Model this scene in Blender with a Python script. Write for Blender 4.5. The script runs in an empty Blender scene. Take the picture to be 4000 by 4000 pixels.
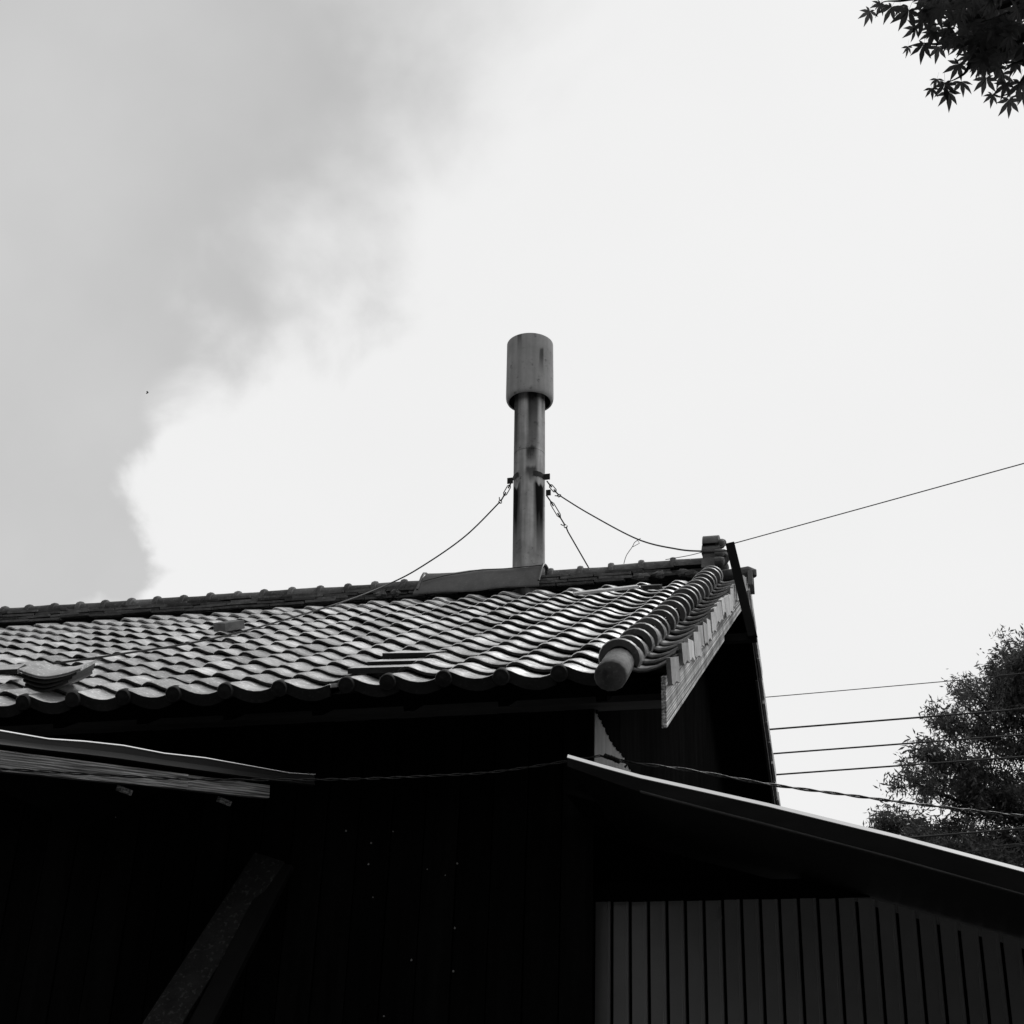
import bpy, math, random
import numpy as np
from mathutils import Vector, Matrix
random.seed(7); rng = np.random.default_rng(7)
scene = bpy.context.scene
COL = scene.collection

# ------------------------------------------------------------------ camera
F, TH, RO, PS = 5596.75, 0.4594, 0.0362, 0.2601        # focal length in photo pixels, pitch, roll, yaw
CAM = Vector((0, 0, 1.6))
fw = Vector((-math.sin(PS)*math.cos(TH), math.cos(PS)*math.cos(TH), math.sin(TH)))
rt0 = Vector((math.cos(PS), math.sin(PS), 0)); up0 = rt0.cross(fw)
rt = math.cos(RO)*rt0 + math.sin(RO)*up0
up = -math.sin(RO)*rt0 + math.cos(RO)*up0
cd = bpy.data.cameras.new('camera'); cam = bpy.data.objects.new('camera', cd); COL.objects.link(cam)
m = Matrix((rt, up, -fw)).transposed().to_4x4(); m.translation = CAM; cam.matrix_world = m
cd.sensor_width = 36; cd.lens = 36*F/4000; cd.clip_start = .05; cd.clip_end = 5000
scene.camera = cam

def ray(x, y): return fw + rt*((x-2000)/F) - up*((y-2000)/F)
def onY(x, y, Y): d = ray(x, y); return CAM + d*(Y/d.y)
def onX(x, y, X): d = ray(x, y); return CAM + d*(X/d.x)
def at(x, y, dist): return CAM + ray(x, y).normalized()*dist
def pj(P):
    q = Vector(P)-CAM; z = q.dot(fw)
    return 2000+F*q.dot(rt)/z, 2000-F*q.dot(up)/z, z

# ------------------------------------------------------------------ sky and sun
world = bpy.data.worlds.new('World'); scene.world = world; world.use_nodes = True
SUN_EL, SUN_AZ = math.radians(50), math.radians(22)      # azimuth measured from +Y towards +X: behind the roof, to the right
nt = world.node_tree; nt.nodes.clear()
def wn(t, **k):
    n = nt.nodes.new(t)
    for a, b in k.items(): setattr(n, a, b)
    return n
L = nt.links.new
sky = wn('ShaderNodeTexSky', sky_type='NISHITA', sun_disc=False, sun_elevation=SUN_EL, sun_rotation=SUN_AZ)
bw = wn('ShaderNodeRGBToBW'); L(sky.outputs[0], bw.inputs[0])
geo = wn('ShaderNodeNewGeometry')
tc = wn('ShaderNodeTexCoord')
d1, d2 = ray(1800, 330).normalized(), ray(585, 2250).normalized()
nb = d1.cross(d2).normalized()
if nb.dot(ray(300, 1000)) < 0: nb = -nb
dotn = wn('ShaderNodeVectorMath', operation='DOT_PRODUCT'); L(tc.outputs['Generated'], dotn.inputs[0]); dotn.inputs[1].default_value = nb
n1 = wn('ShaderNodeTexNoise'); n1.inputs['Scale'].default_value = 7.5; n1.inputs['Detail'].default_value = 7; n1.inputs['Roughness'].default_value = .5
n1.inputs['Distortion'].default_value = .3
off = wn('ShaderNodeVectorMath', operation='ADD'); L(tc.outputs['Generated'], off.inputs[0]); off.inputs[1].default_value = (1.7, .2, 3.1)
L(off.outputs[0], n1.inputs['Vector'])
def math_(op, a, b=None, c=None):
    n = wn('ShaderNodeMath', operation=op)
    for i, v in enumerate((a, b, c)):
        if v is None: continue
        if isinstance(v, (int, float)): n.inputs[i].default_value = v
        else: L(v, n.inputs[i])
    return n.outputs[0]
edge = math_('ADD', dotn.outputs['Value'], math_('MULTIPLY', math_('SUBTRACT', n1.outputs[0], .5), .30))
# the cloud's rim is softer towards the zenith than near the horizon
zc = wn('ShaderNodeSeparateXYZ'); L(tc.outputs['Generated'], zc.inputs[0])
soft = wn('ShaderNodeMapRange'); L(zc.outputs[2], soft.inputs[0]); soft.inputs[1].default_value = .46; soft.inputs[2].default_value = .70; soft.inputs[3].default_value = .02; soft.inputs[4].default_value = .17
mask = wn('ShaderNodeMapRange', interpolation_type='SMOOTHSTEP'); L(math_('DIVIDE', edge, soft.outputs[0]), mask.inputs[0]); mask.inputs[1].default_value = -.5; mask.inputs[2].default_value = .9
n2 = wn('ShaderNodeTexNoise'); n2.inputs['Scale'].default_value = 3.2; n2.inputs['Detail'].default_value = 6; L(off.outputs[0], n2.inputs['Vector'])
dark = math_('ADD', 4.1, math_('MULTIPLY', n2.outputs[0], 3.4))
lite = math_('ADD', 8.6, math_('MULTIPLY', n2.outputs[0], .75))
mixc = wn('ShaderNodeMix', data_type='FLOAT'); L(mask.outputs[0], mixc.inputs['Factor']); L(lite, mixc.inputs[2]); L(dark, mixc.inputs[3])
mixs = wn('ShaderNodeMix', data_type='FLOAT'); mixs.inputs['Factor'].default_value = .96; L(math_('MULTIPLY', bw.outputs[0], .8), mixs.inputs[2]); L(mixc.outputs[0], mixs.inputs[3])
bg = wn('ShaderNodeBackground'); bg.inputs[1].default_value = .1; L(mixs.outputs[0], bg.inputs[0])
wo = wn('ShaderNodeOutputWorld'); L(bg.outputs[0], wo.inputs[0])
sd = bpy.data.lights.new('sun', 'SUN'); sd.energy = 1.0; sd.angle = math.radians(14); sd.color = (1, 1, 1)
sun = bpy.data.objects.new('sun', sd); COL.objects.link(sun)
sdir = Vector((math.sin(SUN_AZ)*math.cos(SUN_EL), math.cos(SUN_AZ)*math.cos(SUN_EL), math.sin(SUN_EL)))
sun.rotation_euler = (-sdir).to_track_quat('-Z', 'Y').to_euler(); sun.location = (0, 0, 30)
vs = scene.view_settings; vs.view_transform = 'Standard'; vs.look = 'None'; vs.exposure = 0; vs.gamma = 1; vs.use_curve_mapping = False
scene.render.engine = 'CYCLES'
scene.cycles.use_denoising = True; scene.cycles.max_bounces = 8

# ------------------------------------------------------------------ materials
MATS = {}
def mat(name, base, rough=.7, spec=.3, metal=0., var=.25, scale=6., stretch=(1, 1, 1), bump=.0, bscale=40., rnd=0., spots=0., transl=0., vary_rough=.1, detail=6, extra=None):
    M = bpy.data.materials.new(name); M.use_nodes = True; t = M.node_tree; t.nodes.clear(); k = t.links.new
    N = lambda ty, **kw: (lambda n: ([setattr(n, a, b) for a, b in kw.items()], n)[1])(t.nodes.new(ty))
    out = N('ShaderNodeOutputMaterial'); P = N('ShaderNodeBsdfPrincipled')
    k(P.outputs[0], out.inputs[0])
    co = N('ShaderNodeTexCoord'); oi = N('ShaderNodeObjectInfo')
    sh = N('ShaderNodeVectorMath', operation='SCALE'); sh.inputs[0].default_value = (13, 7, 5); k(oi.outputs['Random'], sh.inputs['Scale'])
    ad = N('ShaderNodeVectorMath', operation='ADD'); k(co.outputs['Object'], ad.inputs[0]); k(sh.outputs[0], ad.inputs[1])
    mp = N('ShaderNodeMapping'); mp.inputs['Scale'].default_value = stretch; k(ad.outputs[0], mp.inputs[0])
    nz = N('ShaderNodeTexNoise'); nz.inputs['Scale'].default_value = scale; nz.inputs['Detail'].default_value = detail; nz.inputs['Roughness'].default_value = .62
    k(mp.outputs[0], nz.inputs['Vector'])
    def mth(op, a, b, clamp=False):
        n = N('ShaderNodeMath', operation=op, use_clamp=clamp)
        for i, v in enumerate((a, b)):
            if isinstance(v, (int, float)): n.inputs[i].default_value = v
            else: k(v, n.inputs[i])
        return n.outputs[0]
    # colour factor = 1 + var*(noise-.5)*2 (+ per-object)
    cf = mth('ADD', 1., mth('MULTIPLY', mth('SUBTRACT', nz.outputs[0], .5), 4*var))
    if rnd: cf = mth('MULTIPLY', cf, mth('ADD', 1-rnd, mth('MULTIPLY', oi.outputs['Random'], 2*rnd)))
    val = mth('MULTIPLY', cf, base)
    if spots:
        ns = N('ShaderNodeTexNoise'); ns.inputs['Scale'].default_value = 55; ns.inputs['Detail'].default_value = 3; k(ad.outputs[0], ns.inputs['Vector'])
        mr = N('ShaderNodeMapRange'); k(ns.outputs[0], mr.inputs[0]); mr.inputs[1].default_value = .57; mr.inputs[2].default_value = .68
        val = mth('ADD', val, mth('MULTIPLY', mr.outputs[0], spots))
    if extra: val = extra(t, k, N, mth, co, val)
    if t.as_pointer() in HB:
        b = N('ShaderNodeBump'); b.inputs['Strength'].default_value = .9; b.inputs['Distance'].default_value = .012; k(HB.pop(t.as_pointer()), b.inputs['Height']); k(b.outputs[0], P.inputs['Normal']); bump = 0
    val = mth('MAXIMUM', val, .0015)
    cc = N('ShaderNodeCombineColor'); [k(val, cc.inputs[i]) for i in range(3)]
    k(cc.outputs[0], P.inputs['Base Color'])
    k(mth('ADD', rough-vary_rough, mth('MULTIPLY', nz.outputs[0], 2*vary_rough), True), P.inputs['Roughness'])
    P.inputs['Specular IOR Level'].default_value = spec; P.inputs['Metallic'].default_value = metal
    if bump:
        nb_ = N('ShaderNodeTexNoise'); nb_.inputs['Scale'].default_value = bscale; nb_.inputs['Detail'].default_value = 5; k(mp.outputs[0], nb_.inputs['Vector'])
        b = N('ShaderNodeBump'); b.inputs['Strength'].default_value = bump; b.inputs['Distance'].default_value = .01; k(nb_.outputs[0], b.inputs['Height']); k(b.outputs[0], P.inputs['Normal'])
    if transl:
        tr = N('ShaderNodeBsdfTranslucent'); k(cc.outputs[0], tr.inputs[0]); mx = N('ShaderNodeMixShader'); mx.inputs[0].default_value = transl
        k(P.outputs[0], mx.inputs[1]); k(tr.outputs[0], mx.inputs[2]); k(mx.outputs[0], out.inputs[0])
    MATS[name] = M
    return M

AL_ = 0.4938
HB = {}
def woodgrain(scale, axis_stretch, amt, knots=True, rot=(0, 0, 0)):
    def ex(t, k, N, mth, co, val):
        mp = N('ShaderNodeMapping'); mp0 = N('ShaderNodeMapping'); mp0.inputs['Rotation'].default_value = rot; k(co.outputs['Object'], mp0.inputs[0]); mp.inputs['Scale'].default_value = axis_stretch; k(mp0.outputs[0], mp.inputs[0])
        gn = N('ShaderNodeTexNoise'); gm = N('ShaderNodeMapping'); gm.inputs['Scale'].default_value = [a_*(1 if a_ < 1 else 2.4) for a_ in axis_stretch]; k(mp0.outputs[0], gm.inputs[0]); gn.inputs['Scale'].default_value = scale*1.3; gn.inputs['Detail'].default_value = 6; gn.inputs['Distortion'].default_value = .45; k(gm.outputs[0], gn.inputs['Vector'])
        gr = N('ShaderNodeMapRange'); k(gn.outputs[0], gr.inputs[0]); gr.inputs[1].default_value = .34; gr.inputs[2].default_value = .62; gr.inputs[3].default_value = .25; gr.inputs[4].default_value = 1.25; val = mth('MULTIPLY', val, gr.outputs[0]); HB[t.as_pointer()] = gn.outputs[0]
        wv = N('ShaderNodeTexWave', wave_type='BANDS', bands_direction='Z'); wv.inputs['Scale'].default_value = scale; wv.inputs['Distortion'].default_value = 6; wv.inputs['Detail'].default_value = 4; wv.inputs['Detail Scale'].default_value = 1.4
        k(mp.outputs[0], wv.inputs['Vector'])
        v = mth('MULTIPLY', val, mth('ADD', 1-amt, mth('MULTIPLY', wv.outputs['Fac'], 2*amt)))
        if knots:
            vo = N('ShaderNodeTexVoronoi'); vo.inputs['Scale'].default_value = 4.0; k(co.outputs['Object'], vo.inputs['Vector'])
            mr = N('ShaderNodeMapRange'); k(vo.outputs['Distance'], mr.inputs[0]); mr.inputs[1].default_value = .05; mr.inputs[2].default_value = .13; mr.inputs[3].default_value = .12; mr.inputs[4].default_value = 1
            v = mth('MULTIPLY', v, mr.outputs[0])
        return v
    return ex

def chimney_stain(zs, amt):
    # soot runs below the brackets and the cowl, streaked down the pipe (object space: x right, y away, z up)
    def ex(t, k, N, mth, co, val):
        sp = N('ShaderNodeSeparateXYZ'); k(co.outputs['Object'], sp.inputs[0])
        ang = mth('ARCTAN2', sp.outputs[0], mth('MULTIPLY', sp.outputs[1], -1.))
        mp = N('ShaderNodeMapping'); mp.inputs['Scale'].default_value = (16, 16, 1.1); k(co.outputs['Object'], mp.inputs[0])
        nz = N('ShaderNodeTexNoise'); nz.inputs['Scale'].default_value = 1.; nz.inputs['Detail'].default_value = 8; k(mp.outputs[0], nz.inputs['Vector'])
        v = val
        for a0, w, z1, ln, a in zs:
            da = mth('ABSOLUTE', mth('SUBTRACT', ang, a0), 0)
            h = N('ShaderNodeMapRange', interpolation_type='SMOOTHSTEP'); k(mth('ADD', da, mth('MULTIPLY', mth('SUBTRACT', nz.outputs[0], .5), .5)), h.inputs[0]); h.inputs[1].default_value = w*.35; h.inputs[2].default_value = w; h.inputs[3].default_value = 1; h.inputs[4].default_value = 0
            g = N('ShaderNodeMapRange', interpolation_type='SMOOTHSTEP'); k(mth('ADD', sp.outputs[2], mth('MULTIPLY', mth('SUBTRACT', nz.outputs[0], .5), .35)), g.inputs[0]); g.inputs[1].default_value = z1-ln; g.inputs[2].default_value = z1; g.inputs[3].default_value = 0; g.inputs[4].default_value = 1
            lim = N('ShaderNodeMapRange'); k(mth('ADD', sp.outputs[2], mth('MULTIPLY', mth('SUBTRACT', nz.outputs[0], .5), .22)), lim.inputs[0]); lim.inputs[1].default_value = z1; lim.inputs[2].default_value = z1+.03; lim.inputs[3].default_value = 1; lim.inputs[4].default_value = 0
            f = mth('MULTIPLY', mth('MULTIPLY', mth('MULTIPLY', h.outputs[0], g.outputs[0]), lim.outputs[0]), mth('ADD', .62, nz.outputs[0]), True)
            v = mth('MULTIPLY', v, mth('SUBTRACT', 1, mth('MULTIPLY', f, a)))
        # thin crack-like flecks
        n3 = N('ShaderNodeTexNoise'); n3.inputs['Scale'].default_value = 14; n3.inputs['Detail'].default_value = 9; n3.inputs['Roughness'].default_value = .7; k(co.outputs['Object'], n3.inputs['Vector'])
        cr = N('ShaderNodeMapRange'); k(n3.outputs[0], cr.inputs[0]); cr.inputs[1].default_value = .30; cr.inputs[2].default_value = .42; cr.inputs[3].default_value = .35; cr.inputs[4].default_value = 1
        v = mth('MULTIPLY', v, cr.outputs[0])
        st = N('ShaderNodeMapRange'); k(nz.outputs[0], st.inputs[0]); st.inputs[1].default_value = .35; st.inputs[2].default_value = .62; st.inputs[3].default_value = 1-amt; st.inputs[4].default_value = 1
        return mth('MULTIPLY', v, st.outputs[0])
    return ex

mat('tile', .62, rough=.38, spec=.5, metal=.86, var=.32, scale=11, bump=.2, bscale=45, rnd=.36, spots=.30, vary_rough=.24)
mat('tile_roll', .20, rough=.5, spec=.4, metal=.6, var=.4, scale=11, bump=.25, bscale=40, rnd=.35, spots=.08, vary_rough=.2)
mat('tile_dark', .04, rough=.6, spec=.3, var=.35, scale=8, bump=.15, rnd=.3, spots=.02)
mat('ridge', .15, rough=.7, spec=.25, var=.55, scale=14, bump=.35, bscale=60, rnd=.5, spots=.08)
mat('ornament', .13, rough=.65, spec=.3, var=.4, scale=18, bump=.4, bscale=70)
mat('mortar', .16, rough=.95, spec=.1, var=.6, scale=22, bump=.9, bscale=35)
mat('flange', .58, rough=.7, spec=.2, var=.35, scale=10, rnd=.35, bump=.3)
mat('barge', .62, rough=.85, spec=.12, var=.75, scale=5,  extra=woodgrain(24, (1, .013, 1), .3, True, (-AL_, 0, 0)))
mat('plank', .34, rough=.8, spec=.15, var=.4, scale=4, stretch=(.8, 1, 8), bump=.6, bscale=9, extra=woodgrain(30, (.10, 1, 1), .4))
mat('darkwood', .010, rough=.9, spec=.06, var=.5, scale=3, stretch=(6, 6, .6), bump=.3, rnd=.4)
mat('deck', .008, rough=.95, spec=.03, var=.4, scale=4)
mat('beam', .16, rough=.8, spec=.12, var=.4, scale=3, stretch=(.4, 4, 4))
mat('post', .012, rough=.7, spec=.12, var=.4, scale=5)
mat('sheet_dark', .011, rough=.7, spec=.0, var=.4, scale=3, rnd=.2, stretch=(3, 3, .5))
mat('sheet_pale', .42, rough=.6, spec=.25, var=.3, scale=6, stretch=(3, 3, .7))
mat('siding', .5, rough=.6, spec=.2, var=.12, scale=3, rnd=.04, bump=.05)
mat('fascia', .018, rough=.45, spec=.35, var=.4, scale=4, stretch=(.6, .6, 3))
mat('fascia_left', .05, rough=.5, spec=.35, var=.35, scale=4, stretch=(.6, .6, 3))
mat('lip', .93, rough=.22, spec=.5, metal=1., var=.05, scale=5, vary_rough=.08)
mat('flashing', .12, rough=.5, spec=.3, metal=.3, var=.3, scale=7, bump=.15, bscale=12, spots=.03)
mat('steel', .02, rough=.6, spec=.3, var=.3, scale=20)
mat('wire', .05, rough=.6, spec=.2, var=.2, scale=20)
mat('cable', .02, rough=.5, spec=.25, var=.2, scale=20)
mat('leaf', .07, rough=.5, spec=.3, var=.3, scale=30, rnd=.3, transl=.5)
mat('tree_leaf', .085, rough=.38, spec=.6, var=.4, scale=3, transl=.4)
mat('shade_wood_leaf', .03, rough=.8, spec=.1, var=.3, scale=3)
mat('bark', .03, rough=.95, spec=.1, var=.4, scale=12, bump=.6)
mat('concrete', .2, rough=.9, spec=.15, var=.35, scale=12, bump=.4)
mat('ground', .06, rough=.95, spec=.1, var=.4, scale=.6, bump=.4, bscale=8)
mat('pipe', .62, rough=.85, spec=.12, var=.34, scale=6, bump=.25, bscale=30, extra=chimney_stain([(-.88, .66, .84, 1.0, .99), (.98, .60, .84, 1.05, .99), (-1.0, .75, 1.90, 1.6, .85), (.42, .55, 1.90, 1.25, .9), (.30, .42, 1.16, .16, .75), (.35, .5, .98, .12, .7), (1.25, .3, 1.90, .8, .5)], .45))
mat('cowl', .50, rough=.85, spec=.15, var=.22, scale=4, bump=.2, bscale=30, extra=chimney_stain([(-.25, .16, 2.32, .30, .6), (.75, .12, 2.1, .3, .7)], .22))
mat('roll_end', .2, rough=.75, spec=.2, var=.5, scale=14, bump=.3, spots=.08)
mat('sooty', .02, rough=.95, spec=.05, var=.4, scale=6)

# ------------------------------------------------------------------ mesh helpers
class MB:
    def __init__(s): s.v = []; s.f = []
    def add(s, vs, fs):
        o = len(s.v); s.v += [tuple(v) for v in vs]; s.f += [tuple(i+o for i in f) for f in fs]; return s
    def box(s, a, b, M=None):
        x0, y0, z0 = a; x1, y1, z1 = b
        vs = [Vector(q) for q in ((x0, y0, z0), (x1, y0, z0), (x1, y1, z0), (x0, y1, z0), (x0, y0, z1), (x1, y0, z1), (x1, y1, z1), (x0, y1, z1))]
        if M: vs = [M @ q for q in vs]
        return s.add(vs, [(3, 2, 1, 0), (4, 5, 6, 7), (0, 1, 5, 4), (1, 2, 6, 5), (2, 3, 7, 6), (3, 0, 4, 7)])
    def beam(s, A, B, w, h, upv=(0, 0, 1)):
        A, B = Vector(A), Vector(B); d = (B-A); ln = d.length; d.normalize(); x = d.cross(Vector(upv)).normalized(); z = x.cross(d)
        M = Matrix((x, d, z)).transposed().to_4x4(); M.translation = A
        return s.box((-w/2, 0, -h/2), (w/2, ln, h/2), M)
    def tube(s, pts, r, n=8, cap=True):
        pts = [Vector(p) for p in pts]; rs = r if isinstance(r, (list, tuple)) else [r]*len(pts)
        d0 = (pts[1]-pts[0]).normalized(); x = d0.orthogonal().normalized(); rings = []
        for i, p in enumerate(pts):
            d = (pts[min(i+1, len(pts)-1)]-pts[max(i-1, 0)]).normalized()
            x = (x-d*x.dot(d)).normalized(); y = d.cross(x)
            rings.append([p+(x*math.cos(2*math.pi*j/n)+y*math.sin(2*math.pi*j/n))*rs[i] for j in range(n)])
        vs = [q for R_ in rings for q in R_]; fs = []
        for i in range(len(pts)-1):
            for j in range(n): fs.append((i*n+j, i*n+(j+1) % n, (i+1)*n+(j+1) % n, (i+1)*n+j))
        if cap: fs.append(tuple(range(n-1, -1, -1))); fs.append(tuple((len(pts)-1)*n+j for j in range(n)))
        return s.add(vs, fs)
    def prism(s, poly, ext, origin, ax, ay):      # poly in (ax, ay) coordinates, extruded along vector ext
        o, ax, ay, e = Vector(origin), Vector(ax), Vector(ay), Vector(ext); n = len(poly)
        a = [o+ax*p[0]+ay*p[1] for p in poly]; b = [q+e for q in a]
        fs = [tuple(range(n-1, -1, -1)), tuple(range(n, 2*n))]+[(i, (i+1) % n, n+(i+1) % n, n+i) for i in range(n)]
        return s.add(a+b, fs)
    def strip(s, rows, close=False):               # grid of vertex rows
        n = len(rows[0]); vs = [q for R_ in rows for q in R_]
        fs = [(i*n+j, i*n+j+1, (i+1)*n+j+1, (i+1)*n+j) for i in range(len(rows)-1) for j in range(n-1)]
        return s.add(vs, fs)
    def mesh(s, name, m, smooth=0):
        me = bpy.data.meshes.new(name); me.from_pydata(s.v, [], s.f); me.materials.append(MATS[m])
        if smooth:
            me.polygons.foreach_set('use_smooth', [True]*len(me.polygons)); me.set_sharp_from_angle(angle=math.radians(smooth))
        return me
    def obj(s, name, m, parent=None, smooth=0, bevel=0): 
        o = link(name, s.mesh(name, m, smooth), parent)
        if bevel:
            b = o.modifiers.new('bevel', 'BEVEL'); b.width = bevel; b.segments = 2; b.limit_method = 'ANGLE'
        return o
def link(name, me, parent=None, M=None):
    o = bpy.data.objects.new(name, me); COL.objects.link(o)
    if M is not None: o.matrix_world = M
    if parent: o.parent = parent
    return o
def tag(o, label, cat, group=None, kind=None):
    o['label'] = label; o['category'] = cat
    if group: o['group'] = group
    if kind: o['kind'] = kind
    return o
def thing(name, label, cat, group=None): return tag(link(name, None), label, cat, group)
def jit(a): return random.uniform(-a, a)

# ------------------------------------------------------------------ ground
g = MB(); n = 40
gs = [-2000, -600, -200, -80, -40, -20]+[x*2.-14 for x in range(15)]+[20, 40, 80, 200, 600, 2000]
g.strip([[(x, y, .03*math.sin(x*1.3)*math.cos(y*.9) if abs(x) < 20 and abs(y) < 20 else 0) for x in gs] for y in gs])
o = g.obj('ground', 'ground', smooth=60); o['kind'] = 'structure'; o['label'] = 'bare dark ground around the workshop'

# unseen slope added behind the viewer to keep sky light off the workshop front
def shade_hill_h(x, y):
    d_ = -3.5-y+.05*max(0, -x-6)**1.5-.08*max(0, x-2)**1.3
    t = min(1, max(0, d_/17)); return 15*t*t*(3-2*t)
hb = MB(); hx = [-60+4*i for i in range(31)]; hy = [-50+2.5*i for i in range(21)]
hb.strip([[(x_, y_, shade_hill_h(x_, y_)+.02-.3*(shade_hill_h(x_, y_) < .01)) for x_ in hx] for y_ in hy]); o = hb.obj('shade_hill', 'ground', smooth=60); o['kind'] = 'structure'; o['label'] = 'unseen slope added behind the viewer to shade the workshop front'

# ------------------------------------------------------------------ roof frame
AL = 0.4938; W = .265; EL = .2315
E0 = Vector((-3.9648, 5.8503, 3.78))
U = Vector((0, math.cos(AL), math.sin(AL))); N_ = Vector((0, -math.sin(AL), math.cos(AL)))
SR = 4.935                                             # slope length eave to ridge centre
YR, ZR = E0.y+SR*math.cos(AL), E0.z+SR*math.sin(AL)
XV = -1.045                                            # verge roll axis
XO = -.815                                             # outer face of the verge
XL = -9.0
YW, XG = 6.40, -1.265                                  # front wall and gable wall
YB = YR+4.6                                            # far eave
def sag(X):                                            # the old ridge sags in the middle and kicks up at the gable
    t = (X+3.4)
    return -.022+.0062*t*t if t > 0 else -.022+.0011*t*t
def S(x, s, n_=0.): return Vector((x, E0.y, E0.z))+U*s+N_*n_
roofM = Matrix((Vector((1, 0, 0)), U, N_)).transposed().to_4x4()
def frame(x, s, n_=0., rz=0., rx=0., ry=0.):
    M = roofM.copy(); M.translation = S(x, s, n_)
    return M @ Matrix.Rotation(rz, 4, 'Z') @ Matrix.Rotation(rx, 4, 'X') @ Matrix.Rotation(ry, 4, 'Y')

house = thing('tiled_workshop', 'old dark workshop with a sagging grey tiled roof and corrugated gable', 'building')

# roof deck with rafters (part: roof)
d = MB()
SE = .05
d.add([S(XL, SE, -.05), S(XO-.03, SE, -.05), S(XO-.03, SR, -.05), S(XL, SR, -.05), S(XL, SE, -.08), S(XO-.03, SE, -.08), S(XO-.03, SR, -.08), S(XL, SR, -.08)],
      [(0, 1, 2, 3), (7, 6, 5, 4), (0, 4, 5, 1), (1, 5, 6, 2), (2, 6, 7, 3), (3, 7, 4, 0)])
UB = Vector((0, math.cos(AL), -math.sin(AL))); NB = Vector((0, math.sin(AL), math.cos(AL)))
def SB(x, s, n_=0.): return Vector((x, YR, ZR))+UB*s+NB*n_       # back slope, s measured down from the ridge
d.add([SB(XL, 0, -.05), SB(XO-.03, 0, -.05), SB(XO-.03, 4.9, -.05), SB(XL, 4.9, -.05), SB(XL, 0, -.08), SB(XO-.03, 0, -.08), SB(XO-.03, 4.9, -.08), SB(XL, 4.9, -.08)],
      [(0, 1, 2, 3), (7, 6, 5, 4), (0, 4, 5, 1), (1, 5, 6, 2), (2, 6, 7, 3), (3, 7, 4, 0)])
roof = d.obj('roof', 'deck', house)
x = XL+.2
while x < XO-.2:
    MB().beam(S(x, .08, -.115), S(x, SR-.2, -.115), .05, .07, N_).obj('rafter', 'deck', roof); x += .45
MB().box((XL, YW-.10, 3.787), (XG+.40, YW+.02, 3.90)).obj('eave_beam', 'beam', house)
MB().beam(S(XL, .10, -.105), S(XO-.06, .10, -.105), .03, .045, N_).obj('eave_batten', 'deck', roof)

# ---- tile meshes
PROF = [(-.004, .024), (.010, .036), (.030, .0445), (.050, .043), (.075, .0335), (.105, .019), (.135, .008), (.170, .001), (.205, .0005), (.235, .006), (.258, .0135), (.276, .019)]
TH_, LIFT, N0 = .019, .025, -.033
def tile_mesh(name, m, apron=False, chip=0):
    b = MB(); ln = .285
    def row(s, dz): return [(x, s, z+LIFT*(1-s/EL)+dz+N0) for x, z in PROF]
    b.strip([row(0, -TH_), row(-.003, -TH_*.75), row(-.003, -TH_*.28), row(.001, -.003), row(.009, 0), row(.12, .0), row(ln, 0)])
    b.strip([row(ln, -TH_), row(0, -TH_)])
    nf0 = None
    for j in (0, len(PROF)-1):                      # side edges
        k = [(PROF[j][0], s, PROF[j][1]+LIFT*(1-s/EL)+N0) for s in (0, ln)]
        lo = [(p[0], p[1], p[2]-TH_) for p in k]
        b.add(k+lo, [(0, 1, 3, 2) if j == 0 else (2, 3, 1, 0)])
    nf0 = len(b.f)
    if apron:                                        # hanging front lip that follows the curve, and the round end disc
        a0 = [(x, -.004, z+LIFT+N0-.002) for x, z in PROF]; a1 = [(x, -.006, z+LIFT+N0-.058+.018*math.sin(max(0, min(1, x/.26))*math.pi)*0) for x, z in PROF]
        a2 = [(x, .012, q[2]) for (x, z), q in zip(PROF, a1)]; a3 = [(x, .012, q[2]) for (x, z), q in zip(PROF, a0)]
        b.strip([a3, a2, a1, a0])
        n = 20; r = .0395; c = .030
        ring = lambda y, rr: [(c+rr*math.cos(2*math.pi*j/n), y, rr*math.sin(2*math.pi*j/n)) for j in range(n)]
        R_ = [ring(.02, r), ring(-.016, r), ring(-.021, r-.004), ring(-.020, r-.012), ring(-.026, .012)]
        vs = [q for q_ in R_ for q in q_]; fs = [(i*n+(j+1) % n, i*n+j, (i+1)*n+j, (i+1)*n+(j+1) % n) for i in range(len(R_)-1) for j in range(n)]
        fs.append(tuple(4*n+j for j in range(n-1, -1, -1))); b.add(vs, [f[::-1] for f in fs])
    me = b.mesh(name, m, 50)
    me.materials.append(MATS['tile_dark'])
    for i in range(2*(len(PROF)-1)): me.polygons[i].material_index = 1      # butt edge coloured darker, in place of the shade on front faces
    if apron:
        for i in range(nf0, len(me.polygons)): me.polygons[i].material_index = 1  # apron and end disc carry the front shade as a darker colour too
    return me
TILE = tile_mesh('roof_tile', 'tile'); EAVE = tile_mesh('eave_tile', 'tile', True)
def flat_tile_mesh():
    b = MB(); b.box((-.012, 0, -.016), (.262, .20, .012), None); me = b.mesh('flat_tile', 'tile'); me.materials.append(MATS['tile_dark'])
    for i in (0, 2, 3, 4, 5): me.polygons[i].material_index = 1  # all but the top get a dark colour standing in for shade
    return me
FLAT = flat_tile_mesh()

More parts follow.
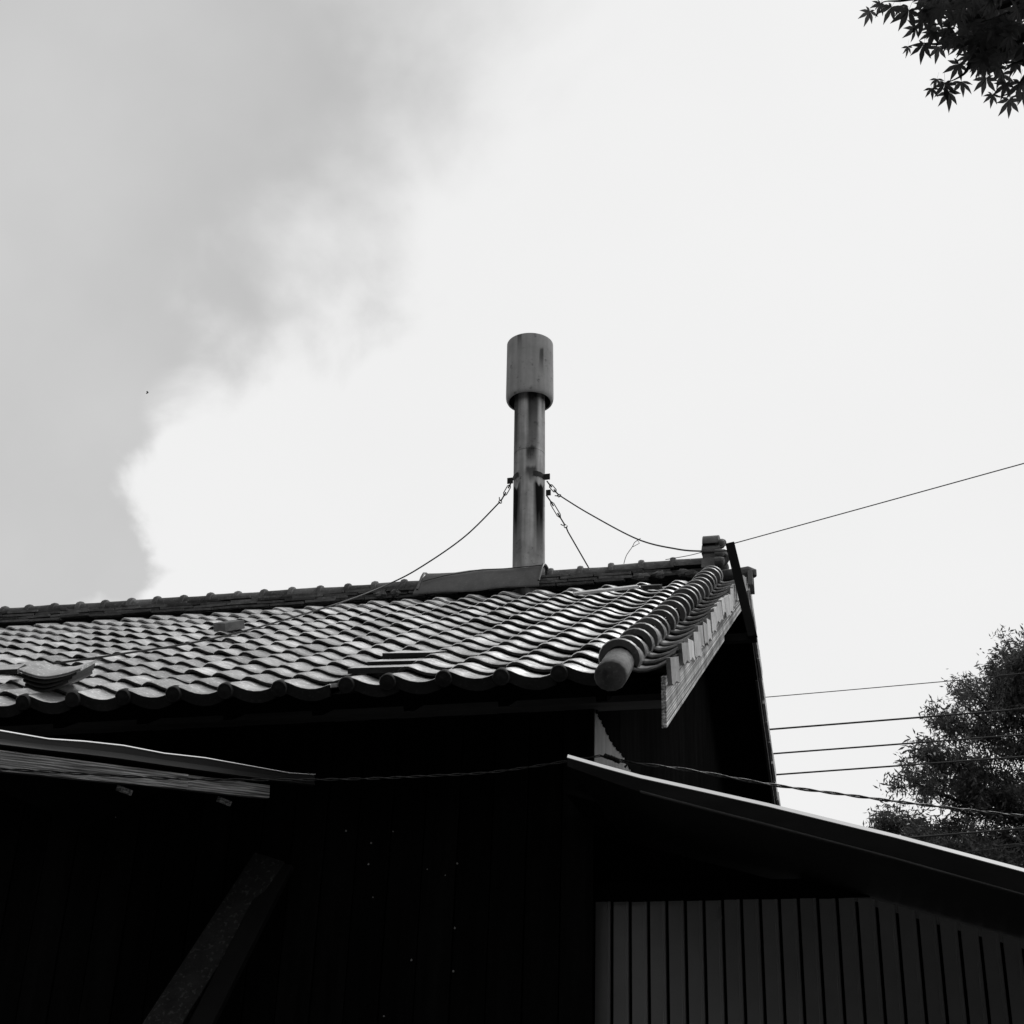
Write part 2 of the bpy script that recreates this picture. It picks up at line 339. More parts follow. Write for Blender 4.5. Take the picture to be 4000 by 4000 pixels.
ncol0 = int((XL-E0.x)/W)
missing = {(6, 2), (6, 3), (6, 4)}
cands = []; extra_stuff = []
for i in range(ncol0, 11):
    for k in range(1, 21):
        if (i, k) in missing: continue
        X = E0.x+W*i-.030+jit(.004); s = (k-1)*EL+jit(.006)
        rz, rx, ry = jit(.016), jit(.010), jit(.018)
        dn = .004*math.sin(i*1.7+k*.6)+jit(.003)-.012*math.sin(math.pi*s/SR)
        if k == 1: s = jit(.006); rz = jit(.006)
        if (i, k) == (6, 1): X += .062; rz = .02
        r_ = random.random()
        if k > 2 and r_ < .045: s -= random.uniform(.02, .05); rz += jit(.06)
        elif r_ < .08 and k > 1: rz += jit(.07); dn += .006
        M = frame(X, s, dn, rz, rx, ry)
        c = M @ Vector((.13, .12, 0)); px, py, z = pj(c)
        vis = -140 < px < 4040
        cands.append((0 if vis else 1, z, i, k, M))
cands.sort(key=lambda q: (q[0], q[1]))
tv, tf = [], []
for idx, (nv, z, i, k, M) in enumerate(cands):
    me = EAVE if k == 1 else TILE
    if idx < 300 and nv == 0:
        link('eave_tile' if k == 1 else 'roof_tile', me, roof, M)
    else:
        o_ = len(tv); tv += [tuple(M @ v.co) for v in me.vertices]; tf += [tuple(j+o_ for j in p.vertices) for p in me.polygons]
b = MB(); b.v = tv; b.f = tf
o = b.obj('tile_field', 'tile', roof, 50); o['kind'] = 'stuff'; o['label'] = 'farther S-shaped roof tiles up the slope'
# three flat patch tiles where S tiles have gone, near the eave
for k, (dx, ds, rz, dn) in zip((2, 3, 4), ((.02, -.0, .02, .032), (.035, .01, -.01, .028), (.03, .03, -.09, .036))):
    link('patch_tile', FLAT, roof, frame(E0.x+W*6-.02+dx, (k-1)*EL+ds, dn, rz, -.085, .03))
# back slope: plain courses, only their verge shows
b = MB()
for k in range(1, 21):
    s0 = .15+(k-1)*EL
    b.add([SB(XL, s0, -.02), SB(XV, s0, -.02), SB(XV, s0+EL, .012), SB(XL, s0+EL, .012), SB(XL, s0+EL, -.02), SB(XV, s0+EL, -.02)], [(0, 3, 2, 1), (3, 4, 5, 2)])
o = b.obj('back_tile_courses', 'tile_dark', roof); o['kind'] = 'stuff'

# ---- verge: barrel rolls and outer verge tiles with a hanging flange
def roll_mesh(name, front=False):
    b = MB(); n = 14
    rings = [(-.004, .050), (-.006, .078), (.010, .0835), (.026, .0815), (.036, .071), (.13, .066), (.27, .060)]
    if front: rings = [(-.335, .0), (-.335, .064), (-.330, .070), (-.20, .070), (.0, .069), (.27, .066)]
    rows = []
    for s, r in rings:
        a0, a1 = (0, 2*math.pi) if front else (math.radians(-28), math.radians(208))
        rows.append([(r*math.cos(a0+(a1-a0)*j/n), s, r*math.sin(a0+(a1-a0)*j/n)*.93+LIFT*(0 if front else 1-s/EL)) for j in range(n+1)])
    b.strip([q[::-1] for q in rows]); return b.mesh(name, 'roll_end' if front else 'tile_roll', 55)
ROLL, ROLL0 = roll_mesh('verge_roll'), roll_mesh('verge_roll_end', True)
VP = [(.02, .030), (.05, .012), (.085, .002), (.125, .004), (.165, .014), (.195, .027), (.215, .039), (.226, .045)]
def verge_mesh(jag):
    b = MB(); ln = .275
    def row(s, dz): return [(x, s, z+LIFT*(1-s/EL)+dz+N0+.012) for x, z in VP]
    b.strip([row(0, -TH_), row(-.003, -TH_*.6), row(.002, -.002), row(.009, 0), row(ln, 0)])
    b.strip([row(ln, -TH_), row(0, -TH_)])
    return b.mesh('verge_tile', 'tile_roll', 50)
VERGE = verge_mesh(0)
def flange_mesh(w, drop, tear):
    b = MB(); x0, x1 = .212, .232; zt = .045+N0+.012+LIFT
    s1 = .255
    poly = [(-.004, zt), (s1, zt-LIFT), (s1+.005, zt-LIFT-drop), (s1*.55, zt-drop*(1+tear*.25)), (s1*.18, zt-drop*(1.06-tear*.3)), (.004, zt-drop*.92)]
    b.prism(poly, (x1-x0, 0, 0), (x0, 0, 0), (0, 1, 0), (0, 0, 1)); return b.mesh('verge_flange', 'flange')
FLANGES = [flange_mesh(0, .115, .05), flange_mesh(0, .10, -.12), flange_mesh(0, .13, .12), flange_mesh(0, .12, .0)]
link('verge_roll', ROLL0, roof, frame(XV, .0, .030, .05, .03))
for k in range(1, 21):
    s = (k-1)*EL+.02+jit(.012); big = 1.16 if k == 1 else random.uniform(.95, 1.09)
    M = frame(XV+jit(.006), s, .022+jit(.004)-.012*math.sin(math.pi*s/SR), jit(.03), jit(.02), jit(.05)) @ Matrix.Diagonal((big, 1, big, 1))
    link('verge_roll', ROLL, roof, M)
    s2 = (k-1)*EL+jit(.008); M = frame(XV, s2-.02, .0+jit(.003)-.012*math.sin(math.pi*s/SR), jit(.012), jit(.012), jit(.02))
    link('verge_tile', VERGE, roof, M)
    if k not in (2,):
        M2 = M @ Matrix.Translation((jit(.003), jit(.012), jit(.008))) @ Matrix.Rotation(jit(.09), 4, 'X') @ Matrix.Rotation(jit(.03), 4, 'Z')
        link('verge_flange', random.choice(FLANGES), roof, M2)
backM = Matrix((Vector((-1, 0, 0)), -UB, NB)).transposed().to_4x4()
for k in range(0, 20):                                   # far slope verge (mirrored: local y runs up the slope)
    bm_ = Matrix((Vector((1, 0, 0)), -UB, NB)).transposed().to_4x4(); bm_.translation = SB(XV, .12+EL*(k+1), 0)
    M = bm_ @ Matrix.Translation((0, jit(.01), jit(.004))) @ Matrix.Rotation(jit(.015), 4, 'Z')
    # mirrored basis would flip handedness, so the meshes are reused with x kept and y reversed
    link('verge_tile', VERGE, roof, M); link('verge_flange', FLANGES[k % 3], roof, M @ Matrix.Translation((jit(.006), jit(.012), jit(.01))))
    bm2 = bm_.copy(); bm2.translation = SB(XV, .10+EL*(k+1), .022); link('verge_roll', ROLL, roof, bm2)

# barge boards: two lapped boards on the near slope, one on the far slope
def barge(s0, s1, top, bot, plumb, x0, x1, rag=0):
    b = MB(); P0 = S(0, s0, top); P1 = S(0, s1, top); Q1 = S(0, s1, bot); Q0 = S(0, s0, bot)
    pts = [(P0.y, P0.z)]
    m_ = 14
    for j in range(1, m_): t = j/m_; q = P0.lerp(P1, t); pts.append((q.y, q.z+jit(rag)))
    pts += [(P1.y, P1.z), (Q1.y, Q1.z)]
    for j in range(1, m_): t = j/m_; q = Q1.lerp(Q0, t); pts.append((q.y, q.z+jit(rag*.5)))
    if plumb: k_ = P0.y; pts.append((k_+.004, Q0.z+(k_-Q0.y)*math.tan(AL)))
    else: pts.append((Q0.y, Q0.z))
    b.prism(pts, (x1-x0, 0, 0), (x0, 0, 0), (0, 1, 0), (0, 0, 1)); return b.obj('barge_board', 'barge', roof, bevel=.002)
bb = barge(-.06, 2.75, -.035, -.235, True, XO-.042, XO-.02, .003)
bb['label'] = 'split weathered lower barge board under the tile edge'
barge(2.72, SR-.05, -.045, -.21, False, XO-.05, XO-.022, .003)
b = MB(); b.beam(SB(XO-.035, .1, -.13), SB(XO-.035, 4.9, -.13), .028, .16, NB); b.obj('barge_board', 'darkwood', roof)
b = MB(); b.beam(SB(XO-.028, .9, -.215), SB(XO-.028, 4.9, -.215), .02, .018, NB); b.obj('barge_highlight', 'fascia_left', roof)  # paler strip painted as the light along the far board's lower edge

# ------------------------------------------------------------------ ridge
rd = MB().box((XL, YR-.06, ZR-.03), (XV+.02, YR+.10, ZR+.05)); ridge = rd.obj('ridge', 'tile_dark', house)
XE = -1.15                                            # ridge end where the ornament stands
def noshi(lng): 
    b = MB(); e = .004
    b.box((e, -.055, -.0095), (lng-e, .045, .0095)); return b.mesh('ridge_tile', 'ridge')
NOS = [noshi(.27), noshi(.30), noshi(.24)]
FL0, FL1 = -3.40, -2.41                               # the chimney flashing hides the ridge here
gap = {(0, -1), (1, -1)}
for lay, (hw, zz) in enumerate(((.150, -.014), (.130, .020), (.110, .053), (.090, .084))):
    x = XL+jit(.1)+lay*.13
    while x < XE-.10:
        q = random.randrange(3); lng = (.27, .30, .24)[q]
        if x+lng > XE: break
        damaged = x > -1.75 and lay < 2 and random.random() < .55
        if not damaged:
            M = Matrix.Translation((x, YR-hw+.05+jit(.012), ZR+zz+sag(x)+jit(.004))) @ Matrix.Rotation(.20+jit(.08), 4, 'X') @ Matrix.Rotation(jit(.03), 4, 'Y') @ Matrix.Rotation(jit(.012), 4, 'Z')
            link('ridge_tile', NOS[q], ridge, M)
        x += lng+.004
b = MB().box((XL, YR-.02, ZR), (XE, YR+.10, ZR+.08)); o = b.obj('ridge_core', 'deck', ridge)
b = MB(); n = 10                                       # round cap with its collar
rows = []
for xx, r in ((0, .060), (.002, .0755), (.018, .080), (.040, .0755), (.044, .060), (.15, .058), (.252, .058)):
    rows.append([(xx, -r*math.cos(math.pi*(j/n*1.16-.08)), r*math.sin(math.pi*(j/n*1.16-.08))) for j in range(n+1)])
b.strip(rows); CAPM = b.mesh('ridge_cap', 'ridge', 50)
x = -1.394-.245*31-.02
while x < XE-.1:
    if not (FL0-.12 < x < FL1-.1):
        M = Matrix.Translation((x+jit(.006), YR+jit(.005), ZR+.100+sag(x)+jit(.003))) @ Matrix.Rotation(jit(.02), 4, 'Y') @ Matrix.Rotation(jit(.02), 4, 'Z')
        link('ridge_cap', CAPM, ridge, M)
        # thin tie wire hanging down the near side under every other cap
        if random.random() < .6 and x < -3.4:
            z0 = ZR+.16+sag(x); MB().tube([(x+.05, YR-.05, z0), (x+.045, YR-.075, z0-.03), (x+.03, YR-.13, z0-.07), (x+.02+jit(.02), YR-.165, z0-.125)], .0016, 4).obj('tie_wire', 'wire', ridge)
    x += .245
def lump(c, r, seed, m='mortar'):
    b = MB(); rows = []; nn = 10; mm = 7
    for i in range(mm+1):
        a = math.pi*i/mm; row = []
        for j in range(nn+1):
            t = 2*math.pi*(j % nn)/nn; k = 1+.22*math.sin(3*t+seed+a*2)+.15*math.sin(5*a+t*2)+.08*math.sin(9*t+seed)
            row.append((c[0]+r[0]*k*math.sin(a)*math.cos(t), c[1]+r[1]*k*math.sin(a)*math.sin(t), c[2]+r[2]*k*math.cos(a)))
        rows.append(row)
    b.strip(rows); return b.obj('mortar_lump', m, ridge, 40)
for j, (xx, w_) in enumerate(((-1.62, .10), (-1.48, .07), (-1.23, .09), (-1.30, .07), (-3.75, .09), (-3.62, .06))):
    lump((xx, YR-.15, ZR-.03+.012*(j % 2)), (w_*.7, .03, .026), j*1.7+1)
# ridge-end ornament: a stepped, rounded block with scrolls on its outer face
orn = MB()
def cx(poly, x0, x1): orn.prism(poly, (x1-x0, 0, 0), (x0, 0, 0), (0, 1, 0), (0, 0, 1))
def arch(hw, z0, z1, n=12): 
    r = hw; return [(YR-hw, z0)]+[(YR-hw*math.cos(math.pi*j/n), z1-hw*.75+hw*.75*math.sin(math.pi*j/n)) for j in range(n+1)]+[(YR+hw, z0)]
Z0 = ZR+sag(XE)-.015
cx(arch(.16, Z0-.06, Z0+.14), XE, XE+.10)
cx([(YR-.185, Z0+.005), (YR-.15, Z0+.10), (YR+.15, Z0+.10), (YR+.185, Z0+.005)], XE-.004, XE+.12)
cx(arch(.145, Z0+.10, Z0+.235), XE+.004, XE+.112)
cx(arch(.155, Z0+.175, Z0+.262), XE-.002, XE+.135)
cx(arch(.15, Z0+.235, Z0+.335), XE+.004, XE+.128)
for yy, zz, r in ((-.13, .13, .045), (.13, .13, .045), (-.09, .235, .038), (.09, .235, .038), (0, .17, .055), (-.17, .05, .04), (.17, .05, .04), (0, .29, .03)):
    orn.tube([(XE+.10, YR+yy, Z0+zz), (XE+.145, YR+yy, Z0+zz), (XE+.165, YR+yy, Z0+zz-.004), (XE+.175, YR+yy, Z0+zz-.006)], [r, r, r*.8, r*.3], 12)
orn.tube([(XE+.10, YR-.10, Z0+.03), (XE+.17, YR-.12, Z0+.06), (XE+.20, YR-.13, Z0+.10), (XE+.17, YR-.12, Z0+.13)], .022, 8)
orn.obj('end_ornament', 'ornament', ridge, 40, bevel=.011)
# hooded verge piece over the apex
hd = MB()
hd.tube([(XE+.08, YR, Z0-.01), (XO-.05, YR, Z0+.005), (XO+.0, YR, Z0+.012), (XO+.03, YR, Z0+.0), (XO+.035, YR, Z0-.02)], [.055, .056, .056, .05, .03], 12)
hd.prism([(-.10, -.13), (-.075, -.02), (-.04, .03), (.0, .045), (.04, .03), (.075, -.02), (.10, -.13), (.06, -.12), (.0, -.03), (-.06, -.12)], (.035, 0, 0), (XO+.0, YR, Z0+.005), (0, 1, 0), (0, 0, 1))
hd.obj('apex_hood', 'ornament', ridge, 45, bevel=.004)
MB().prism([(-.30, -.16), (-.02, .0), (.02, .0), (.30, -.16), (.30, -.26), (0, -.10), (-.30, -.26)], (.03, 0, 0), (XO-.04, YR, ZR-.03), (0, 1, 0), (0, 0, 1)).obj('apex_board', 'flange', ridge)

# sheet-metal saddle on the ridge round the chimney foot
b = MB(); rows = []
pr = [(-.27, -.075), (-.262, -.045), (-.17, .10), (-.12, .155), (-.06, .182), (0, .19), (.08, .182), (.17, .12), (.27, -.02)]
for j in range(9):
    t = j/8; x = FL0+(FL1-FL0)*t
    rows.append([(x+(.035*(p[1]-.05)/.15*(1 if t < .5 else -.3) if j in (0, 8) else 0), YR+p[0]+.004*math.sin(j*2.1+i), ZR+p[1]+sag(x)*.6+.006*math.sin(j*1.3+i*.8)) for i, p in enumerate(pr)])
b.strip(rows)
lo = [[(q[0], q[1], q[2]-.012) for q in R_] for R_ in rows]; b.strip([R_[::-1] for R_ in lo])
b.strip([rows[0][::-1], lo[0][::-1]]); b.strip([rows[-1], lo[-1]]); b.strip([[R_[0] for R_ in rows], [R_[0] for R_ in lo]])
b.obj('chimney_flashing', 'flashing', house, 35)
for xx in (FL0-.0, FL1+.0):                            # folded end rims
    b = MB(); b.tube([(xx+.0*p[1], YR+p[0], ZR+p[1]+sag(xx)*.6+.006) for p in pr[1:]], .010, 6); b.obj('flashing_rim', 'flashing', house, 60)
MB().tube([(FL0+.03, YR-.225, ZR+.03), (FL0+.2, YR-.185, ZR+.085), (FL0+.45, YR-.155, ZR+.125), (FL0+.7, YR-.165, ZR+.118), (FL1, YR-.145, ZR+.135)], .0035, 5).obj('flashing_wire', 'steel', house)

# ------------------------------------------------------------------ walls of the workshop
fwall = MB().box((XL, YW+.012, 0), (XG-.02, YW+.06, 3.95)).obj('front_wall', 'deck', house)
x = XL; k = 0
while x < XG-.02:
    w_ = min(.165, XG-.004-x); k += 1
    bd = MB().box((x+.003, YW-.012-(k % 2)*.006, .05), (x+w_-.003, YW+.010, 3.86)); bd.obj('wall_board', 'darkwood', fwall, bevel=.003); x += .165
for u_, v_ in ((1305, 430), (1483, 432), (1400, 476), (1390, 556), (1725, 553), (1612, 575), (1680, 598), (1407, 681), (1716, 797), (1552, 918), (1710, 960), (1448, 1130), (436, 379)):
    c_ = onY(u_*1.035, 2800+v_*1.035, YW-.021); q_ = random.uniform(.0022, .0045)
    MB().prism([(-q_, -q_*.8), (q_*.7, -q_), (q_, q_*.5), (-q_*.2, q_*1.4)], (0, .006, 0), c_, (1, 0, 0), (0, 0, 1)).obj('paint_fleck', 'siding', fwall)
gy1 = YB+.2
def roof_z(Y): return (E0.z+(Y-E0.y)*math.tan(AL) if Y < YR else ZR-(Y-YR)*math.tan(AL))-.12
gb = MB(); gb.prism([(YW, 0), (gy1, 0), (gy1, roof_z(gy1)), (YR, roof_z(YR)), (YW, roof_z(YW))], (-.05, 0, 0), (XG-.012, 0, 0), (0, 1, 0), (0, 0, 1))
gwall = gb.obj('gable_wall', 'deck', house)
PITCH, AMP = .032, .0105
ZP = onX(2400, 2925, XG).z                              # dark painted sheets above, bare pale sheets below
def sheet(nm, m, Y, za, zb_, xo):
    rows = [[], []]; nseg = int(.64/PITCH*6)
    for j in range(nseg+1):
        yy = Y+j*PITCH/6; xx = XG+AMP*math.sin(2*math.pi*j/6)+xo
        rows[0].append((xx, yy, za+(.010*math.sin(yy*9)+(.012 if (j//6) % 3 == 1 else 0) if za > 1 else 0))); rows[1].append((xx, yy, max(za+.02, min(roof_z(yy), zb_))))
    b = MB(); b.strip(rows); return b.obj(nm, m, gwall, 70)
Y = YW-.004; q = 0
while Y < gy1:
    sheet('corrugated_sheet', 'sheet_dark', Y, ZP, 9, .004*(q % 2)+.008)
    o = sheet('corrugated_sheet', 'sheet_pale', Y, 3.37, ZP+.15, .003*(q % 2)); o['label'] = 'pale bare corrugated sheet below the dark ones'; Y += .64-.5*PITCH; q += 1
MB().box((XG-.03, YW-.02, .1), (XG+.004, YW+.006, 3.86)).obj('corner_post', 'darkwood', gwall)

# ------------------------------------------------------------------ chimney
CX = -2.555; CHZ = ZR+.05
def lathe(prof, n=40, lean=0):
    rows = [[(r*math.cos(2*math.pi*j/n), r*math.sin(2*math.pi*j/n), z) for j in range(n+1)] for r, z in prof]
    b = MB(); b.strip(rows); return b
chim = thing('chimney', 'tall grey cement chimney pipe with a fat cylindrical cowl on the ridge', 'chimney')
chim.location = (CX, YR, CHZ); chim.rotation_euler = (0, -.022, 0)
PR = .131
def chz(py, r=0): return onY(2071, py, YR).z-CHZ
zc0, zc1 = chz(1572), chz(1350)
z_j = chz(1780)
p_ = lathe([(PR, -.15), (PR, .2), (PR, z_j-.02), (PR, z_j-.004), (PR-.003, z_j-.002), (PR-.003, z_j+.002), (PR, z_j+.004), (PR, z_j+.02), (PR-.001, zc0-.02), (PR-.001, zc0+.06)]).obj('pipe', 'pipe', chim, 50)
c_ = lathe([(PR-.002, zc0+.075), (.15, zc0+.055), (.176, zc0+.002), (.184, zc0-.004), (.193, zc0+.003), (.200, zc0+.018), (.2035, zc0+.045), (.2035, zc0+.075), (.201, zc1-.06), (.201, zc1-.02), (.2005, zc1), (.186, zc1), (.184, zc1-.2), (.02, zc1-.22)]).obj('cowl', 'cowl', chim, 40)
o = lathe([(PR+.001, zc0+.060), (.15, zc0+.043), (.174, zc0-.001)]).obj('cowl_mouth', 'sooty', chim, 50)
zb = chz(1875)
for sx in (-1, 1):
    b = MB()
    a0 = math.radians(-62) if sx > 0 else math.radians(180+62)
    pl = [(PR+.006)*1.0]
    rows = []
    for zz in (zb-.022, zb+.022):
        rows.append([((PR+.006)*math.cos(a), (PR+.006)*math.sin(a), zz) for a in [a0+(.95 if sx > 0 else -.95)*j/6 for j in range(7)]])
    rows = rows if sx > 0 else [R_[::-1] for R_ in rows]
    b.strip(rows); b.strip([[(q[0]*.95, q[1]*.95, q[2]) for q in R_] for R_ in rows][::-1])
    b.box((sx*(PR+.026)-.024, -.030, zb-.026), (sx*(PR+.026)+.024, -.020, zb+.026))
    b.obj('bracket', 'steel', chim)
b = MB(); b.box((PR-.01, .09, zb-.11), (PR+.03, .10, zb-.06)); b.obj('bracket', 'steel', chim)

# ------------------------------------------------------------------ guy wires with turnbuckles
def bez(P, n=24):
    P = [Vector(p) for p in P]; out = []
    for i in range(len(P)-1):
        p0, p1, p2, p3 = P[max(i-1, 0)], P[i], P[i+1], P[min(i+2, len(P)-1)]
        for j in range(n): 
            t = j/n; out.append(.5*((2*p1)+(p2-p0)*t+(2*p0-5*p1+4*p2-p3)*t*t+(3*p1-p0-3*p2+p3)*t*t*t))
    return out+[P[-1]]
def guy(label, A, T0, T1, Hk, path, r=.006):
    g_ = thing('guy_wire', label, 'guy wire')
    MB().tube([A, T0], .006, 6).obj('rod', 'steel', g_)
    ax = (T1-T0); ln = ax.length; ax = ax.normalized(); side = ax.cross(ray(2071, 1950)).normalized()*.014
    b = MB()
    for s_ in (-1, 1): b.tube([T0, T0+ax*ln*.18+side*s_, T1-ax*ln*.18+side*s_, T1], .0042, 6)
    b.tube([T0, T0+ax*ln*.3], .0065, 6); b.tube([T1-ax*ln*.3, T1], .0065, 6); b.obj('turnbuckle', 'steel', g_, 60)
    b = MB(); b.tube([T1, Hk], .006, 6)
    ring = [Hk+ax*.014+ (side.normalized()*math.cos(a)+ax*math.sin(a))*.013 for a in [2*math.pi*j/10 for j in range(10)]]
    b.tube(ring, .0045, 5); e_ = side.normalized()
    b.tube([Hk, Hk-e_*.018-ax*.006, Hk-e_*.026-ax*.022], .0045, 5); b.obj('hook', 'steel', g_, 60)
    MB().tube([Hk+ax*.02]+list(path), r, 6, True).obj('wire', 'wire', g_, 60)
    return g_
yL = YR-.03
A = onY(2001, 1874, yL); T0 = onY(1993, 1893, yL-.02); T1 = onY(1968, 1937, yL-.06); H = onY(1957, 1956, yL-.08)
rp = onY(1530, 2281, YR-.10); eL = S(-4.6, .55, .065)
eLp = [q for q in (onY(0, 2616, 6.75),)]
pts = bez([H, onY(1820, 2092, YR-.09), onY(1660, 2205, YR-.10), rp+Vector((0, 0, .012)), onY(1300, 2364, 9.05), onY(860, 2488, 7.85), onY(430, 2561, 7.05), onY(0, 2620, 6.62), onY(-300, 2668, 6.3)], 10)
guy('guy wire running left from the chimney over the ridge and down the tiles', A, T0, T1, H, pts[1:])
A = onY(2137, 1880, yL); T0 = onY(2147, 1893, yL-.05); T1 = onY(2172, 1922, yL-.10); H = onY(2182, 1933, yL-.13)
YP = 9.02
pe = onY(2843, 2151, YP)
pts = bez([H, onY(2300, 2006, 10.0), onY(2490, 2106, 9.75), onY(2640, 2144, 9.45), onY(2740, 2153, 9.25), pe], 10)
guy('sagging guy wire from the chimney right to the leaning post', A, T0, T1, H, pts[1:])
yb = YR+.14
A = onY(2134, 1934, yb); T0 = onY(2150, 1957, yb+.03); T1 = onY(2190, 2024, yb+.12); H = onY(2206, 2050, yb+.16)
guy('steep guy wire dropping behind the ridge right of the chimney', A, T0, T1, H, [onY(2219, 2078, yb+.2), onY(2302, 2222, yb+.48), onY(2330, 2275, yb+.62)])
t_ = MB(); t_.tube(bez([onY(2502, 2103, 9.74), onY(2480, 2118, 9.78), onY(2470, 2136, 9.8), onY(2447, 2170, 9.95), onY(2437, 2202, 10.08)], 5), .0028, 5); t_.tube([onY(2490, 2110, 9.75), onY(2498, 2122, 9.77), onY(2472, 2136, 9.8)], .0024, 5)
tag(t_.obj('tie_wire', 'wire'), 'short kinked tie wire hanging from the sagging guy wire to the ridge', 'wire')

# leaning post on a bracket at the gable
post = thing('leaning_post', 'dark square post leaning at the gable peak, wires tied to it', 'post')
pt, pb = onY(2852, 2125, YP), onY(2938, 2478, YP)
MB().beam(pb-(pt-pb)*.03, pt, .062, .055, (0, 1, 0)).obj('post_shaft', 'post', post, bevel=.003)
ba = onY(2948, 2484, YP); MB().box((XG-.01, YP+.005, ba.z-.028), (ba.x+.012, YP+.055, ba.z+.028)).obj('bracket_arm', 'post', post, bevel=.003)
MB().tube([pe+Vector((-.005, 0, 0)), pe+Vector((.02, 0, -.02)), pe+Vector((.035, 0, 0))], .008, 6).obj('eye_bolt', 'steel', post)

# ------------------------------------------------------------------ overhead lines
def line(name, label, P, r, cat='wire', m='wire', group=None, seg=16):
    return tag(MB().tube(bez(P, seg), r, 6).obj(name, m), label, cat, group)
line('stay_wire', 'thin straight wire rising right from the top of the leaning post', [onY(2862, 2124, YP), onY(3400, 1976, 8.6), onY(4000, 1810, 8.2), onY(4600, 1645, 7.8), onY(9000, 435, 6.6)], .0036)
line('stay_wire', 'thin wire tail tied from the leaning post back to the ridge', [onY(2850, 2126, YP), onY(2760, 2152, 9.6), onY(2690, 2170, 10.0), onY(2600, 2186, 10.12)], .0028)
PL = [('topmost thin power line between the gable and the tree', (2950, 2727), (3900, 2643), (4600, 2578), .0055),
      ('thick power line second from the top beside the gable', (2960, 2853), (4000, 2769), (4600, 2716), .0115),
      ('thick power line third from the top beside the gable', (2970, 2948), (4000, 2869), (4600, 2818), .0105),
      ('thick power line fourth from the top, crossing the middle of the tree', (2980, 3030), (4000, 2955), (4600, 2906), .0105),
      ('thick power line low across the tree just above the shed roof', (3300, 3292), (4000, 3236), (4600, 3184), .012),
      ('thin power line lowest of all, near the right end of the shed roof', (3500, 3355), (4000, 3304), (4600, 3240), .0055)]
for lb, a, b_, c_2, r in PL:
    line('power_line', lb, [onY(a[0]-500, a[1]+40, 18), onY(*a, 18), onY(*b_, 18), onY(*c_2, 18), onY(c_2[0]+9000, c_2[1]-760, 18)], r, 'power line', 'wire', 'power lines behind the workshop')

def twisted(label, P, r, hr, pitch):
    c = bez(P, 60); b = MB(); ln = 0; acc = [0]
    for i in range(1, len(c)): ln += (c[i]-c[i-1]).length; acc.append(ln)
    for ph in (0, math.pi):
        pts = []
        for i, p in enumerate(c):
            a = 2*math.pi*acc[i]/pitch+ph+.6*math.sin(acc[i]*3.1)
            pts.append(p+Vector((0, math.cos(a), math.sin(a)))*hr)
        b.tube(pts, r, 6)
    return tag(b.obj('service_cable', 'cable', None, 60), label, 'cable')
anc = onY(2345, 2952, 5.95)
yq = 4.55
twisted('twisted service cable sagging across the dark front wall from the left', [onY(-500, 2985, yq), onY(0, 3004, 4.6), onY(350, 3024, 4.75), onY(700, 3042, 4.92), onY(1050, 3047, 5.1), onY(1400, 3043, 5.3), onY(1700, 3030, 5.5), onY(1960, 3012, 5.68), anc], .0026, .0036, .19)
twisted('twisted service cable dropping right from the insulators past the tree', [anc, onY(2460, 2978, 6.0), onY(2700, 3010, 6.2), onY(3000, 3063, 6.5), onY(3300, 3104, 6.9), onY(3600, 3143, 7.3), onY(4000, 3188, 7.8), onY(4500, 3235, 8.3), onY(8000, 3380, 11)], .0038, .0042, .34)
ins = thing('cable_insulators', 'three dark knob insulators strung on the cable by the pale wall corner', 'insulator')
for px, py in ((2370, 2955), (2392, 2962), (2412, 2971)):
    c = onY(px, py, 5.955); a = (onY(2412, 2971, 5.955)-onY(2370, 2955, 5.955)).normalized()
    MB().tube([c-a*.014, c-a*.010, c+a*.0, c+a*.010, c+a*.014], [.006, .012, .0105, .012, .006], 10).obj('knob', 'steel', ins, 60)
MB().tube([onY(2345, 2952, 5.955), onY(2425, 2976, 5.955)], .004, 6).obj('strain_wire', 'steel', ins)
MB().tube([onY(2440, 2978, 5.955), onY(2452, 2984, 5.955), onY(2440, 2998, 5.955)], .005, 6).obj('clamp', 'steel', ins)

# ------------------------------------------------------------------ right lean-to shed
shed = thing('lean_to_shed', 'lean-to shed with pale ribbed metal siding and bright-edged sloping roof at right', 'shed')
YVg = 5.35
prof = [onY(*q, YVg) for q in ((2215, 2948), (2350, 2987), (2500, 3028), (2750, 3083), (3000, 3139), (3500, 3261), (4000, 3394), (4700, 3585))]
sl_ = (prof[-1]-prof[-2]); prof.append(prof[-1]+sl_*((3.4-prof[-1].x)/sl_.x))
def zr_(x_):
    for a_, b_ in zip(prof, prof[1:]):
        if x_ <= b_.x: return a_.z+(b_.z-a_.z)*(x_-a_.x)/(b_.x-a_.x)
    return prof[-1].z
def band(P, d0, d1, y0, y1, nm, m, par, sm=0):
    b = MB(); n = len(P)
    a = [Vector((p.x, y0, p.z-d0)) for p in P]; c = [Vector((p.x, y0, p.z-d1)) for p in P]; e = [Vector((p.x, y1, p.z-d0)) for p in P]; f = [Vector((p.x, y1, p.z-d1)) for p in P]
    b.strip([a, c]); b.strip([e, a]); b.strip([c, f]); b.strip([f, e]); b.add([a[0], c[0], f[0], e[0]], [(0, 1, 2, 3)]); b.add([a[-1], c[-1], f[-1], e[-1]], [(3, 2, 1, 0)])
    return b.obj(nm, m, par, sm)
band(prof, .006, .028, YVg+.012, 11.0, 'roof_sheet', 'fascia', shed)
q0 = prof[0]; sl0 = (prof[1].z-q0.z)/(prof[1].x-q0.x)
band([Vector((XG-.04, 0, q0.z-sl0*(q0.x-XG+.04))), Vector((q0.x+.004, 0, q0.z+.002))], .006, .028, YVg+.62, 7.6, 'roof_sheet', 'deck', shed)
